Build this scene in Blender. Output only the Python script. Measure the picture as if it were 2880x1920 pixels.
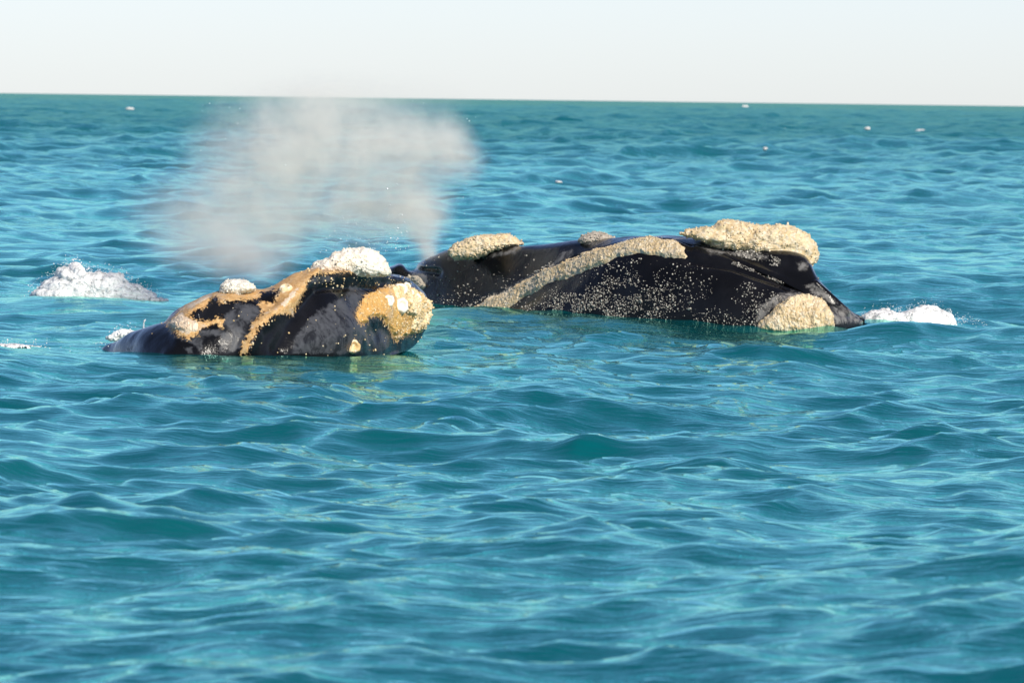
import bpy, bmesh, math, random
import numpy as np
from mathutils import Matrix, Vector

for o in list(bpy.data.objects):
    bpy.data.objects.remove(o)
scene = bpy.context.scene
C = scene.collection
rng = np.random.default_rng(7)

# ------------------------------------------------------------------ camera
LONG = 2.6
F_PX = 9376.0 * LONG     # focal length in pixels of the 2880-wide photograph
CAM_H = 2.1
ROLL = 0.0128
PITCH = math.atan(680.0 / F_PX)
fw = np.array([0, math.cos(PITCH), -math.sin(PITCH)])
up0 = np.array([0, math.sin(PITCH), math.cos(PITCH)])
rt0 = np.array([1.0, 0, 0])
rt = math.cos(ROLL) * rt0 + math.sin(ROLL) * up0
up = math.cos(ROLL) * up0 - math.sin(ROLL) * rt0
cam_d = bpy.data.cameras.new('camera')
cam = bpy.data.objects.new('camera', cam_d)
C.objects.link(cam)
M = Matrix(((rt[0], up[0], -fw[0], 0), (rt[1], up[1], -fw[1], 0), (rt[2], up[2], -fw[2], CAM_H), (0, 0, 0, 1)))
cam.matrix_world = M
cam_d.sensor_width = 36.0
cam_d.lens = F_PX / 2880.0 * 36.0
cam_d.clip_start = 0.5
cam_d.clip_end = 200000.0
cam_d.dof.use_dof = True
cam_d.dof.focus_distance = 29.0 * LONG
cam_d.dof.aperture_fstop = 4.5 * LONG
scene.camera = cam

# ------------------------------------------------------------------ light
SUN_EL, SUN_AZ = math.radians(32), math.radians(150)   # azimuth clockwise from +Y (view direction)
world = bpy.data.worlds.new('World')
scene.world = world
world.use_nodes = True
wn = world.node_tree
wn.nodes.clear()
sky = wn.nodes.new('ShaderNodeTexSky')
sky.sky_type = 'NISHITA'
sky.sun_disc = False
sky.sun_elevation = SUN_EL
sky.sun_rotation = SUN_AZ
sky.air_density = 0.66
sky.dust_density = 0.27
sky.ozone_density = 1.6
bgn = wn.nodes.new('ShaderNodeBackground')
bgn.inputs['Strength'].default_value = 0.09
wo = wn.nodes.new('ShaderNodeOutputWorld')
wb = wn.nodes.new('ShaderNodeMix')          # the photograph's cool white balance
wb.data_type = 'RGBA'
wb.blend_type = 'MULTIPLY'
wb.inputs[0].default_value = 1.0
wb.inputs[7].default_value = (0.98, 0.945, 1.075, 1)
wn.links.new(sky.outputs[0], wb.inputs[6])
wn.links.new(wb.outputs[2], bgn.inputs['Color'])
wn.links.new(bgn.outputs[0], wo.inputs['Surface'])
sun_d = bpy.data.lights.new('sun', 'SUN')
sun_d.energy = 4.2
sun_d.angle = math.radians(0.53)
sun_d.color = (1.0, 0.93, 0.82)
sun = bpy.data.objects.new('sun', sun_d)
C.objects.link(sun)
sdir = Vector((math.sin(SUN_AZ) * math.cos(SUN_EL), math.cos(SUN_AZ) * math.cos(SUN_EL), math.sin(SUN_EL)))
sun.rotation_euler = sdir.to_track_quat('Z', 'Y').to_euler()
scene.view_settings.view_transform = 'Standard'
scene.view_settings.look = 'None'
scene.view_settings.gamma = 1.0
scene.view_settings.exposure = 0.40
scene.render.engine = 'CYCLES'
scene.cycles.use_denoising = True
scene.cycles.max_bounces = 6
scene.cycles.volume_bounces = 8
scene.cycles.volume_step_rate = 1.5
scene.cycles.sample_clamp_indirect = 8.0

# ------------------------------------------------------------------ numeric helpers
CP = np.array([0, 0, CAM_H])


def P(px, py, Y):
    """point at depth Y seen at pixel (px, py) of the photograph; arrays allowed"""
    px, py, Y = np.broadcast_arrays(np.asarray(px, float), np.asarray(py, float), np.asarray(Y, float))
    d = fw + ((px - 1440) / F_PX)[..., None] * rt + ((960 - py) / F_PX)[..., None] * up
    return CP + d * (Y / d[..., 1])[..., None]


def proj(p):
    q = p - CP
    w = q @ fw
    return 1440 + F_PX * (q @ rt) / w, 960 - F_PX * (q @ up) / w


def py_of(px, Y, z):
    """pixel row of height z at depth Y"""
    a = P(px, 900.0, Y)[..., 2]
    b = P(px, 901.0, Y)[..., 2]
    return 900.0 + (z - a) / (b - a)


def pchip(tab, x):
    xk = np.array([t[0] for t in tab], float)
    yk = np.array([t[1] for t in tab], float)
    h = np.diff(xk)
    d = np.diff(yk) / h
    m = np.zeros_like(yk)
    for i in range(1, len(xk) - 1):
        if d[i - 1] * d[i] > 0:
            w1, w2 = 2 * h[i] + h[i - 1], h[i] + 2 * h[i - 1]
            m[i] = (w1 + w2) / (w1 / d[i - 1] + w2 / d[i])
    m[0], m[-1] = d[0], d[-1]
    x = np.clip(x, xk[0], xk[-1])
    i = np.clip(np.searchsorted(xk, x) - 1, 0, len(h) - 1)
    t = (x - xk[i]) / h[i]
    return ((2 * t**3 - 3 * t**2 + 1) * yk[i] + (t**3 - 2 * t**2 + t) * h[i] * m[i]
            + (-2 * t**3 + 3 * t**2) * yk[i + 1] + (t**3 - t**2) * h[i] * m[i + 1])


def sstep(a, b, x):
    t = np.clip((x - a) / (b - a), 0, 1)
    return t * t * (3 - 2 * t)


def _hash(ix, iy, iz, k=0):
    h = (ix.astype(np.int64) * 374761393 + iy.astype(np.int64) * 668265263 + iz.astype(np.int64) * 2147483647 + k * 1274126177) & 0xFFFFFFFF
    h = ((h ^ (h >> 13)) * 1274126177) & 0xFFFFFFFF
    h = ((h ^ (h >> 16)) * 2246822519) & 0xFFFFFFFF
    return ((h ^ (h >> 15)) & 0xFFFFFF) / float(0xFFFFFF)


def vnoise(p, scale=1.0, k=0):
    q = p * scale
    i = np.floor(q).astype(np.int64)
    f = q - i
    f = f * f * (3 - 2 * f)
    r = 0
    for dx in (0, 1):
        for dy in (0, 1):
            for dz in (0, 1):
                w = (f[:, 0] if dx else 1 - f[:, 0]) * (f[:, 1] if dy else 1 - f[:, 1]) * (f[:, 2] if dz else 1 - f[:, 2])
                r = r + w * _hash(i[:, 0] + dx, i[:, 1] + dy, i[:, 2] + dz, k)
    return r * 2 - 1


def fbm(p, scale, octs=4, k=0, gain=0.5):
    r, a = 0, 1.0
    for o in range(octs):
        r = r + a * vnoise(p, scale * 2.03**o, k + o)
        a *= gain
    return r


def worley(p, scale, k=0):
    q = p * scale
    i = np.floor(q).astype(np.int64)
    best = np.full(len(p), 9.0)
    for dx in (-1, 0, 1):
        for dy in (-1, 0, 1):
            for dz in (-1, 0, 1):
                c = i + np.array([dx, dy, dz])
                o = np.stack([_hash(c[:, 0], c[:, 1], c[:, 2], k + j) for j in (11, 12, 13)], 1)
                best = np.minimum(best, ((c + o - q)**2).sum(1))
    return np.sqrt(best)


def poly_sd(px, py, poly):
    """signed distance in pixels, positive inside"""
    shp = px.shape
    x, y = px.ravel(), py.ravel()
    best = np.full(x.shape, 1e9)
    ins = np.zeros(x.shape, bool)
    n = len(poly)
    for i in range(n):
        ax, ay = poly[i]
        bx, by = poly[(i + 1) % n]
        ex, ey = bx - ax, by - ay
        t = np.clip(((x - ax) * ex + (y - ay) * ey) / (ex * ex + ey * ey + 1e-9), 0, 1)
        best = np.minimum(best, np.hypot(x - ax - t * ex, y - ay - t * ey))
        if ay != by:
            c = ((ay > y) != (by > y)) & (x < ex * (y - ay) / ey + ax)
            ins ^= c
    return np.where(ins, best, -best).reshape(shp)


def line_d(px, py, pts):
    best = np.full(px.shape, 1e9)
    for (ax, ay), (bx, by) in zip(pts[:-1], pts[1:]):
        ex, ey = bx - ax, by - ay
        t = np.clip(((px - ax) * ex + (py - ay) * ey) / (ex * ex + ey * ey + 1e-9), 0, 1)
        best = np.minimum(best, np.hypot(px - ax - t * ex, py - ay - t * ey))
    return best


def Z1(*pts): return [(240 + x * .2296, 660 + y * .2296) for x, y in pts]
def Z2(*pts): return [(700 + x * .2296, 660 + y * .2296) for x, y in pts]
def Z3(*pts): return [(1080 + x * .2551, 600 + y * .2551) for x, y in pts]
def Z4(*pts): return [(1560 + x * .2551, 600 + y * .2551) for x, y in pts]
def Z5(*pts): return [(2000 + x * .3741, 600 + y * .3741) for x, y in pts]
def Z7(*pts): return [(x * .2296, 660 + y * .2296) for x, y in pts]


# ------------------------------------------------------------------ object helpers
def tag(o, label=None, cat=None, group=None, kind=None):
    if label: o['label'] = label
    if cat: o['category'] = cat
    if group: o['group'] = group
    if kind: o['kind'] = kind
    return o


def mesh_obj(name, verts, faces, mat, parent=None, base=(0, 0, 0), attrs=None, smooth=True):
    me = bpy.data.meshes.new(name)
    v = (np.asarray(verts, float) - np.asarray(base, float)).astype(np.float32)
    f = np.asarray(faces, np.int32)
    me.vertices.add(len(v))
    me.vertices.foreach_set('co', v.ravel())
    k = f.shape[1]
    me.loops.add(f.size)
    me.loops.foreach_set('vertex_index', f.ravel())
    me.polygons.add(len(f))
    me.polygons.foreach_set('loop_start', np.arange(0, f.size, k, dtype=np.int32))
    me.polygons.foreach_set('loop_total', np.full(len(f), k, np.int32))
    me.polygons.foreach_set('use_smooth', np.full(len(f), smooth, bool))
    for an, av in (attrs or {}).items():
        a = me.attributes.new(an, 'FLOAT', 'POINT')
        a.data.foreach_set('value', np.asarray(av, np.float32).ravel())
    me.update(calc_edges=True)
    me.validate()
    if mat: me.materials.append(mat)
    o = bpy.data.objects.new(name, me)
    C.objects.link(o)
    if parent is not None:
        o.parent = parent
    else:
        o.location = base
    return o


def grid_faces(nu, nv, wrap_v=False, flip=False):
    a = np.arange(nu * nv).reshape(nu, nv)
    if wrap_v:
        a = np.concatenate([a, a[:, :1]], 1)
    q = np.stack([a[:-1, :-1], a[1:, :-1], a[1:, 1:], a[:-1, 1:]], -1).reshape(-1, 4)
    return q[:, ::-1] if flip else q


def ico(sub=0):
    bm = bmesh.new()
    bmesh.ops.create_icosphere(bm, subdivisions=sub + 1, radius=1.0)
    v = np.array([x.co[:] for x in bm.verts])
    f = np.array([[y.index for y in x.verts] for x in bm.faces])
    bm.free()
    return v, f


ICO0, ICO1 = ico(0), ico(1)


def blobs_mesh(pos, rad, nrm=None, flat=1.0, hi=False, jit=0.25, seed=1):
    """many small lumps as one set of vertices and faces"""
    r = np.random.default_rng(seed)
    v, f = ICO1 if hi else ICO0
    n = len(pos)
    q, _ = np.linalg.qr(r.normal(size=(n, 3, 3)))
    loc = np.einsum('nij,vj->nvi', q, v) * (1 + jit * r.uniform(-1, 1, (n, len(v), 1))) * rad[:, None, None]
    if nrm is not None and flat != 1.0:
        d = np.einsum('nvi,ni->nv', loc, nrm)
        loc = loc + (flat - 1) * d[..., None] * nrm[:, None, :]
    vv = (loc + pos[:, None, :]).reshape(-1, 3)
    ff = (f[None] + (np.arange(n) * len(v))[:, None, None]).reshape(-1, 3)
    return vv, ff


# ------------------------------------------------------------------ materials
class NT:
    def __init__(s, name):
        s.m = bpy.data.materials.new(name)
        s.m.use_nodes = True
        s.t = s.m.node_tree
        s.t.nodes.clear()
        s.out = s.t.nodes.new('ShaderNodeOutputMaterial')

    def n(s, typ, ins=None, **kw):
        nd = s.t.nodes.new(typ)
        for k, v in kw.items():
            setattr(nd, k, v)
        for k, v in (ins or {}).items():
            if isinstance(v, bpy.types.NodeSocket):
                s.t.links.new(v, nd.inputs[k])
            else:
                nd.inputs[k].default_value = v
        return nd

    def math(s, op, a, b=0.0, c=0.0, clamp=False):
        return s.n('ShaderNodeMath', {0: a, 1: b, 2: c}, operation=op, use_clamp=clamp).outputs[0]

    def ramp(s, x, a, b, lo=0.0, hi=1.0, smooth=True):
        return s.n('ShaderNodeMapRange', {'Value': x, 'From Min': a, 'From Max': b, 'To Min': lo, 'To Max': hi},
                   interpolation_type='SMOOTHSTEP' if smooth else 'LINEAR').outputs[0]

    def mix(s, f, a, b):
        nd = s.n('ShaderNodeMix', None, data_type='RGBA')
        for i, v in ((0, f), (6, a), (7, b)):
            if isinstance(v, bpy.types.NodeSocket): s.t.links.new(v, nd.inputs[i])
            else: nd.inputs[i].default_value = v if i == 0 else tuple(v) + (1,)
        return nd.outputs[2]

    def noise(s, vec, scale, detail=3, rough=0.55, dist=0.0):
        return s.n('ShaderNodeTexNoise', {'Vector': vec, 'Scale': scale, 'Detail': detail, 'Roughness': rough, 'Distortion': dist}).outputs[0]

    def pos(s):
        return s.n('ShaderNodeTexCoord').outputs['Object']

    def attr(s, name):
        return s.n('ShaderNodeAttribute', attribute_name=name).outputs['Fac']

    def surf(s, **ins):
        b = s.n('ShaderNodeBsdfPrincipled', {k.replace('_', ' '): v for k, v in ins.items()})
        s.t.links.new(b.outputs[0], s.out.inputs['Surface'])
        return b

    def bump(s, h, strength=1.0, dist=0.01, normal=None):
        nd = s.n('ShaderNodeBump', {'Height': h, 'Strength': strength, 'Distance': dist})
        if normal: s.t.links.new(normal, nd.inputs['Normal'])
        return nd.outputs[0]


def mat_sea():
    t = NT('sea_water')
    p = t.pos()
    st = t.n('ShaderNodeMapping', {'Vector': p, 'Rotation': (0, 0, math.radians(10)), 'Scale': (0.55, 1.35, 1)}).outputs[0]
    big = t.noise(p, 0.05, 2)
    gust = t.ramp(big, 0.35, 0.65, 0.55, 1.25)
    n1 = t.noise(st, 3.2, 3, 0.6, 0.4)
    n2 = t.noise(st, 11.0, 3, 0.6, 0.3)
    h = t.math('ADD', t.math('MULTIPLY', n1, 0.030), t.math('MULTIPLY', n2, 0.012))
    h = t.math('MULTIPLY', h, gust)
    bp = t.bump(h, 0.55, 1.0)
    # far out the chop is finer than the mesh: tilt the surface by the slopes of those waves
    dist = t.n('ShaderNodeVectorMath', {0: p}, operation='LENGTH').outputs['Value']
    amt = t.math('MULTIPLY', t.ramp(dist, 80.0, 700.0, 0.05, 0.75), gust)
    s1 = t.n('ShaderNodeTexNoise', {'Vector': st, 'Scale': 1.6, 'Detail': 5.0, 'Roughness': 0.75}).outputs['Color']
    s1 = t.n('ShaderNodeVectorMath', {0: s1, 1: (0.5, 0.5, 0.5)}, operation='SUBTRACT').outputs[0]
    s1 = t.n('ShaderNodeVectorMath', {0: s1, 1: (1, 1, 0)}, operation='MULTIPLY').outputs[0]
    s1 = t.n('ShaderNodeVectorMath', {0: s1, 'Scale': amt}, operation='SCALE').outputs[0]
    nn_ = t.n('ShaderNodeVectorMath', {0: bp, 1: s1}, operation='ADD').outputs[0]
    nn_ = t.n('ShaderNodeVectorMath', {0: nn_}, operation='NORMALIZE').outputs[0]
    col = t.mix(t.ramp(t.noise(p, 0.18, 3), 0.35, 0.65), (0.000, 0.086, 0.102), (0.001, 0.100, 0.108))
    # light coming back out of the water body, under a clear reflecting skin with a teal cast put into its reflection colour
    df = t.n('ShaderNodeBsdfDiffuse', {'Color': col, 'Normal': nn_})
    gl = t.n('ShaderNodeBsdfGlossy', {'Color': (0.50, 1.0, 0.88, 1), 'Roughness': 0.015, 'Normal': nn_})
    fr = t.n('ShaderNodeFresnel', {'IOR': 1.333, 'Normal': nn_})
    # chop finer than the mesh hides its own grazing faces, so a far sea mirrors less than a flat one
    eff = t.math('MULTIPLY', fr.outputs[0], t.ramp(dist, 90.0, 600.0, 1.0, 0.40))
    mx = t.n('ShaderNodeMixShader', {0: eff, 1: df.outputs[0], 2: gl.outputs[0]})
    t.t.links.new(mx.outputs[0], t.out.inputs['Surface'])
    return t.m


def mat_skin(name, orange=False):
    t = NT(name)
    p = t.pos()
    nz = t.noise(p, 14, 4, 0.65)
    nf = t.noise(p, 60, 3, 0.6)
    edge = t.math('ADD', t.math('MULTIPLY', t.math('SUBTRACT', nz, 0.5), 0.38), t.math('MULTIPLY', t.math('SUBTRACT', nf, 0.5), 0.22))
    speck = t.math('MULTIPLY', t.math('SUBTRACT', t.noise(p, 38, 5, 0.75), 0.5), 0.95)
    g = t.math('ADD', t.attr('grey'), edge)
    gm = t.ramp(g, -0.05, 0.10)
    mot = t.noise(p, 9, 4, 0.7, 0.5)
    gm = t.math('MULTIPLY', gm, t.ramp(mot, 0.34, 0.62, 0.15, 1.0))
    black = t.mix(t.ramp(t.noise(p, 3, 4), 0.4, 0.7), (0.005, 0.005, 0.006), (0.010, 0.010, 0.012))
    col = t.mix(gm, black, (0.062, 0.064, 0.073) if orange else (0.20, 0.19, 0.18))
    rough = t.ramp(gm, 0, 1, 0.17, 0.45)
    h = t.math('ADD', t.math('MULTIPLY', nz, 0.006), t.math('MULTIPLY', nf, 0.002))
    if orange:
        a = t.math('ADD', t.math('ADD', t.attr('orange'), edge), speck)
        om = t.ramp(a, -0.02, 0.03)
        oc = t.mix(t.ramp(t.noise(p, 30, 3, 0.7), 0.35, 0.7), (0.52, 0.29, 0.11), (0.66, 0.44, 0.21))
        oc = t.mix(t.ramp(t.noise(p, 7, 3), 0.55, 0.72), oc, (0.52, 0.42, 0.32))
        oc = t.mix(t.math('MULTIPLY', t.ramp(t.noise(p, 55, 4, 0.7), 0.60, 0.70), 0.85), oc, (0.03, 0.025, 0.02))
        oc = t.mix(t.math('MULTIPLY', t.ramp(t.noise(p, 48, 4, 0.7, 0.5), 0.58, 0.68), 0.7), oc, (0.72, 0.60, 0.46))
        col = t.mix(om, col, oc)
        rough = t.math('ADD', rough, t.math('MULTIPLY', om, 0.3))
        w = t.math('ADD', t.attr('pale'), edge)
        wm = t.ramp(w, -0.02, 0.05)
        col = t.mix(wm, col, t.mix(nf, (0.50, 0.36, 0.24), (0.78, 0.68, 0.54)))
        rough = t.math('MAXIMUM', rough, t.math('MULTIPLY', wm, 0.6))
        h = t.math('ADD', h, t.math('MULTIPLY', om, t.math('ADD', 0.006, t.math('MULTIPLY', t.noise(p, 45, 4, 0.7), 0.022))))
        h = t.math('ADD', h, t.math('MULTIPLY', wm, 0.006))
    t.surf(Base_Color=col, Roughness=rough, IOR=1.36, Specular_IOR_Level=0.28, Normal=t.bump(h, 0.7, 1.0))
    return t.m


def mat_crust(name, c1, c2, c3):
    t = NT(name)
    p = t.pos()
    a = t.noise(p, 22, 4, 0.7)
    b = t.noise(p, 6, 3, 0.6)
    rnd = t.n('ShaderNodeTexVoronoi', {'Vector': p, 'Scale': 42.0}).outputs['Color']
    rv = t.n('ShaderNodeSeparateColor', {0: rnd}).outputs[0]
    col = t.mix(t.ramp(b, 0.35, 0.65), c1, c2)
    col = t.mix(t.math('MULTIPLY', t.ramp(t.noise(p, 3.2, 5, 0.7), 0.52, 0.66), 0.75), col, tuple(0.45 * x + 0.16 for x in c2))
    col = t.mix(t.math('MULTIPLY', t.ramp(rv, 0.55, 1.0), 0.7), col, c3)
    col = t.mix(t.math('MULTIPLY', t.ramp(a, 0.54, 0.70), 0.55), col, (0.13, 0.10, 0.075))
    h = t.math('ADD', t.math('MULTIPLY', a, 0.014), t.math('MULTIPLY', t.noise(p, 90, 2), 0.006))
    t.surf(Base_Color=col, Roughness=0.62, Normal=t.bump(h, 0.8, 1.0))
    return t.m


def mat_plain(name, col, rough=0.5, var=0.25, scale=20, bump=0.004, **kw):
    t = NT(name)
    p = t.pos()
    n = t.noise(p, scale, 4, 0.6)
    c = t.mix(t.ramp(n, 0.3, 0.7), tuple(x * (1 - var) for x in col), col)
    t.surf(Base_Color=c, Roughness=rough, Normal=t.bump(n, 0.6, bump), **kw)
    return t.m


def mat_foam():
    t = NT('foam_lace')
    p = t.pos()
    n = t.noise(p, 30, 4, 0.6)
    c = t.mix(t.ramp(n, 0.3, 0.7), (0.78, 0.77, 0.75), (0.92, 0.91, 0.89))
    lace = t.ramp(t.noise(p, 16, 5, 0.7, 0.6), 0.32, 0.55, 0.30, 1.0)
    t.surf(Base_Color=c, Roughness=0.45, Alpha=lace, Normal=t.bump(n, 0.6, 0.015))
    return t.m


def mat_mist(name, blobs, color, dens, noise_scale=1.1):
    """blobs: (centre, radii, amount) in world metres; soft puffs broken up by noise"""
    t = NT(name)
    p = t.n('ShaderNodeNewGeometry').outputs['Position']
    wob = t.n('ShaderNodeTexNoise', {'Vector': p, 'Scale': 1.6, 'Detail': 3.0})
    off = t.n('ShaderNodeVectorMath', {0: wob.outputs['Color'], 1: (0.5, 0.5, 0.5)}, operation='SUBTRACT').outputs[0]
    off = t.n('ShaderNodeVectorMath', {0: off, 'Scale': 0.36}, operation='SCALE').outputs[0]
    q = t.n('ShaderNodeVectorMath', {0: p, 1: off}, operation='ADD').outputs[0]
    tot = None
    for c, r, a in blobs:
        d = t.n('ShaderNodeVectorMath', {0: q, 1: tuple(c)}, operation='SUBTRACT').outputs[0]
        d = t.n('ShaderNodeVectorMath', {0: d, 1: tuple(1.0 / x for x in r)}, operation='MULTIPLY').outputs[0]
        l = t.n('ShaderNodeVectorMath', {0: d}, operation='LENGTH').outputs['Value']
        v = t.ramp(l, 0.0, 1.0, a, 0.0)
        tot = v if tot is None else t.math('ADD', tot, v)
    nz = t.noise(p, noise_scale, 5, 0.6, 0.4)
    dn = t.math('MULTIPLY', tot, t.ramp(nz, 0.30, 0.72, 0.25, 1.6))
    st = t.n('ShaderNodeMapping', {'Vector': q, 'Rotation': (0, math.radians(-25), 0), 'Scale': (2.4, 2.0, 2.8)}).outputs[0]
    dn = t.math('MULTIPLY', dn, t.ramp(t.noise(st, 1.0, 5, 0.65), 0.28, 0.72, 0.45, 1.55))
    dn = t.math('MULTIPLY', dn, t.ramp(t.noise(q, 7.0, 3, 0.7), 0.3, 0.7, 0.6, 1.4))
    dn = t.math('MULTIPLY', dn, dens)
    vol = t.n('ShaderNodeVolumePrincipled', {'Color': tuple(color) + (1,), 'Density': dn, 'Anisotropy': 0.0})
    t.t.links.new(vol.outputs[0], t.out.inputs['Volume'])
    return t.m


# ------------------------------------------------------------------ the sea
wr = np.random.default_rng(21)
NW = 390
lam = np.exp(np.linspace(math.log(0.12), math.log(90.0), NW)) * wr.uniform(0.98, 1.02, NW)
pick = wr.uniform(0, 1, NW)
th = math.radians(-98) + wr.normal(0, math.radians(42), NW)                                          # wind sea toward the boat
th = np.where(pick > 0.42, math.radians(166) + wr.normal(0, math.radians(15), NW), th)               # cross chop, crests rising to the right
th = np.where(pick > 0.84, math.radians(205) + wr.normal(0, math.radians(22), NW), th)
WK = 2 * math.pi / lam
WDX, WDY = np.cos(th), np.sin(th)
slope = 0.0185 * np.where(lam > 1.0, (1.0 / lam)**0.62, 1.0) * np.where(lam < 0.5, (lam / 0.5)**0.4, 1.0) * wr.uniform(0.5, 1.5, NW)
WA = slope / WK
WP = wr.uniform(0, 2 * math.pi, NW)
CHOP = 1.25
ELEV_RMS = 0.19


def ground(px, py, z=0.0):
    """sea-level point under a pixel"""
    d = fw + (px - 1440) / F_PX * rt + (960 - py) / F_PX * up
    return CP + d * ((z - CAM_H) / d[2])


# single swells that stand out in the photograph: world x, y, half-length x, half-width y, height, skew of the crest line
HUMPS = []


def hump(px, py, lx, ly, hgt, rot=0.0):
    g = ground(px, py)
    HUMPS.append((g[0], g[1], lx, ly, hgt, rot))


hump(1660, 1185, 0.20, 0.30, 0.075, -0.9)
hump(1740, 1205, 0.34, 0.30, 0.07, -0.6)
hump(1375, 1125, 0.26, 0.22, 0.07, 0.1)
hump(2490, 935, 0.50, 0.40, 0.10, 0.1)
hump(1330, 905, 0.45, 0.8, 0.05, 0.0)
hump(1780, 918, 0.5, 0.8, 0.045, 0.0)
hump(1130, 1000, 0.35, 0.7, 0.035, 0.0)
hump(265, 862, 1.1, 1.6, 0.085, 0.0)
hump(2300, 985, 0.80, 0.45, 0.07, 0.2)


def sea_disp(x, y, dr, dc):
    """displacement of the sea surface; components shorter than the local spacing fade out"""
    ox = np.zeros(x.shape, np.float32); oy = np.zeros_like(ox); oz = np.zeros_like(ox)
    x = x.astype(np.float32); y = y.astype(np.float32)
    # where the finest waves drop out, the ones the mesh can carry take over their steepness
    dl = dr.min(axis=1)
    cl = dc.min(axis=1)
    W = sstep(1.8, 3.2, lam[None, :] / (dl[:, None] * np.abs(WDY) + cl[:, None] * np.abs(WDX)))
    sl = np.sqrt(0.5 * ((W * slope)**2).sum(1)) + 1e-9
    el = np.sqrt(0.5 * ((W * WA)**2).sum(1)) + 1e-9
    target = 0.12 + 0.14 * sstep(0.15, 2.0, dl)
    gain = np.minimum(np.maximum(target / sl, 1.0), np.maximum(ELEV_RMS / el, 1.0))
    gain = np.where(el * gain > ELEV_RMS, ELEV_RMS / el, gain)
    for i in range(NW):
        w = sstep(1.8, 3.2, lam[i] / (dr * abs(WDY[i]) + dc * abs(WDX[i]))) * gain[:, None]
        rows = np.nonzero(w.max(axis=1) > 0)[0]
        if len(rows) == 0: continue
        e = rows[-1] + 1
        ph = (np.float32(WK[i] * WDX[i]) * x[:e] + np.float32(WK[i] * WDY[i]) * y[:e] + np.float32(WP[i]))
        a = (WA[i] * w[:e]).astype(np.float32)
        c, s = np.cos(ph), np.sin(ph)
        oz[:e] += a * c
        ox[:e] -= np.float32(CHOP * WDX[i]) * a * s
        oy[:e] -= np.float32(CHOP * WDY[i]) * a * s
    # sets of higher and lower waves, and the lee beside the whales
    gx = 0.5 + 0.5 * np.sin(x * 0.31 + y * 0.11 + 1.0) * np.sin(y * 0.23 - x * 0.07)
    amp = 0.80 + 0.45 * gx
    lee = np.exp(-((x - 1.3) / 2.6)**2 - ((y - 31.2 * LONG) / 3.0)**2) + np.exp(-((x + 2.0) / 1.7)**2 - ((y - 26.9 * LONG) / 2.4)**2) + 1.2 * np.exp(-((x + 4.1) / 1.4)**2 - ((y - 33.0 * LONG) / 4.0)**2)
    amp = (amp * (1 - 0.5 * np.clip(lee, 0, 1))).astype(np.float32)
    ox *= amp; oy *= amp; oz *= amp
    for hx, hy, lx, ly, hh, rot in HUMPS:
        dx, dy = x - hx, y - hy
        u = dx * math.cos(rot) + dy * math.sin(rot)
        v = -dx * math.sin(rot) + dy * math.cos(rot)
        oz += (hh * np.exp(-(u / lx)**2 - np.where(v < 0, (v / (ly * 0.7))**2, (v / ly)**2))).astype(np.float32)
    return ox, oy, oz


ratio = 0.0026
r1 = 24.0 * np.exp(np.arange(0, int(math.log(3000 / 24.0) / ratio)) * ratio)
r2 = np.exp(np.linspace(math.log(r1[-1] * 1.01), math.log(60000.0), 110))
rr = np.concatenate([[0.5, 2.0, 4.0, 7.0, 10.0, 14.0, 18.0, 21.0], r1, r2])
HALF = math.atan(1440 / F_PX) * 1.75
wide = np.geomspace(HALF, math.pi, 75)[1:]      # ever coarser outside the stretch of sea that is looked at
ang = np.concatenate([-wide[::-1], np.linspace(-HALF, HALF, 440), wide[:-1]])
R, A = np.meshgrid(rr, ang, indexing='ij')
X, Y = R * np.sin(A), R * np.cos(A)
dr = np.gradient(rr)[:, None] * np.ones_like(A)
dang = np.gradient(ang)[None, :] * R
dx, dy, dz = sea_disp(X, Y, dr, np.abs(dang))
V = np.stack([X + dx, Y + dy, dz], -1).reshape(-1, 3)
sea = mesh_obj('sea', V, grid_faces(len(rr), len(ang), wrap_v=True, flip=True), mat_sea())
tag(sea, 'choppy teal blue sea reaching to the horizon', None, None, 'structure')
del X, Y, R, A, dx, dy, dz, V, dr, dang


# ------------------------------------------------------------------ lofted whale bodies
def catmull_closed(K, nv):
    """K: rails (k, nu, 3) -> (nu, nv, 3), closed round the body"""
    k = K.shape[0]
    t = np.linspace(0, k, nv, endpoint=False)
    i = np.floor(t).astype(int)
    f = (t - i)[:, None, None]
    p0, p1, p2, p3 = K[(i - 1) % k], K[i % k], K[(i + 1) % k], K[(i + 2) % k]
    r = 0.5 * (2 * p1 + (p2 - p0) * f + (2 * p0 - 5 * p1 + 4 * p2 - p3) * f**2 + (3 * p1 - p0 - 3 * p2 + p3) * f**3)
    return r.transpose(1, 0, 2)


def normals(G):
    du = np.gradient(G, axis=0)
    dv = np.gradient(np.concatenate([G[:, -1:], G, G[:, :1]], 1), axis=1)[:, 1:-1]
    n = np.cross(dv, du)
    n /= np.linalg.norm(n, axis=2, keepdims=True) + 1e-12
    return n


class Whale:
    def __init__(s, rails_fn, px_range, disp, nu=420, nv=240):
        s.rails_fn, s.rng, s.disp = rails_fn, px_range, disp
        s.G, s.N, s.PX, s.PY = s.eval(nu, nv)

    def eval(s, nu, nv, lo=None, hi=None):
        a, b = lo or s.rng[0], hi or s.rng[1]
        u = np.linspace(0, 1, nu)
        if hi is None:
            u = 1 - (1 - u)**1.35          # finer towards the snout
        px = a + (b - a) * u
        G = catmull_closed(s.rails_fn(px), nv)
        N = normals(G)
        X, Yp = proj(G)
        d = s.disp(X, Yp, G)
        front = sstep(-0.15, 0.25, -(N[..., 1]) + 0.35 * N[..., 2])
        G = G + N * (d * front)[..., None]
        N = normals(G)
        X, Yp = proj(G)
        return G, N, X, Yp


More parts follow.
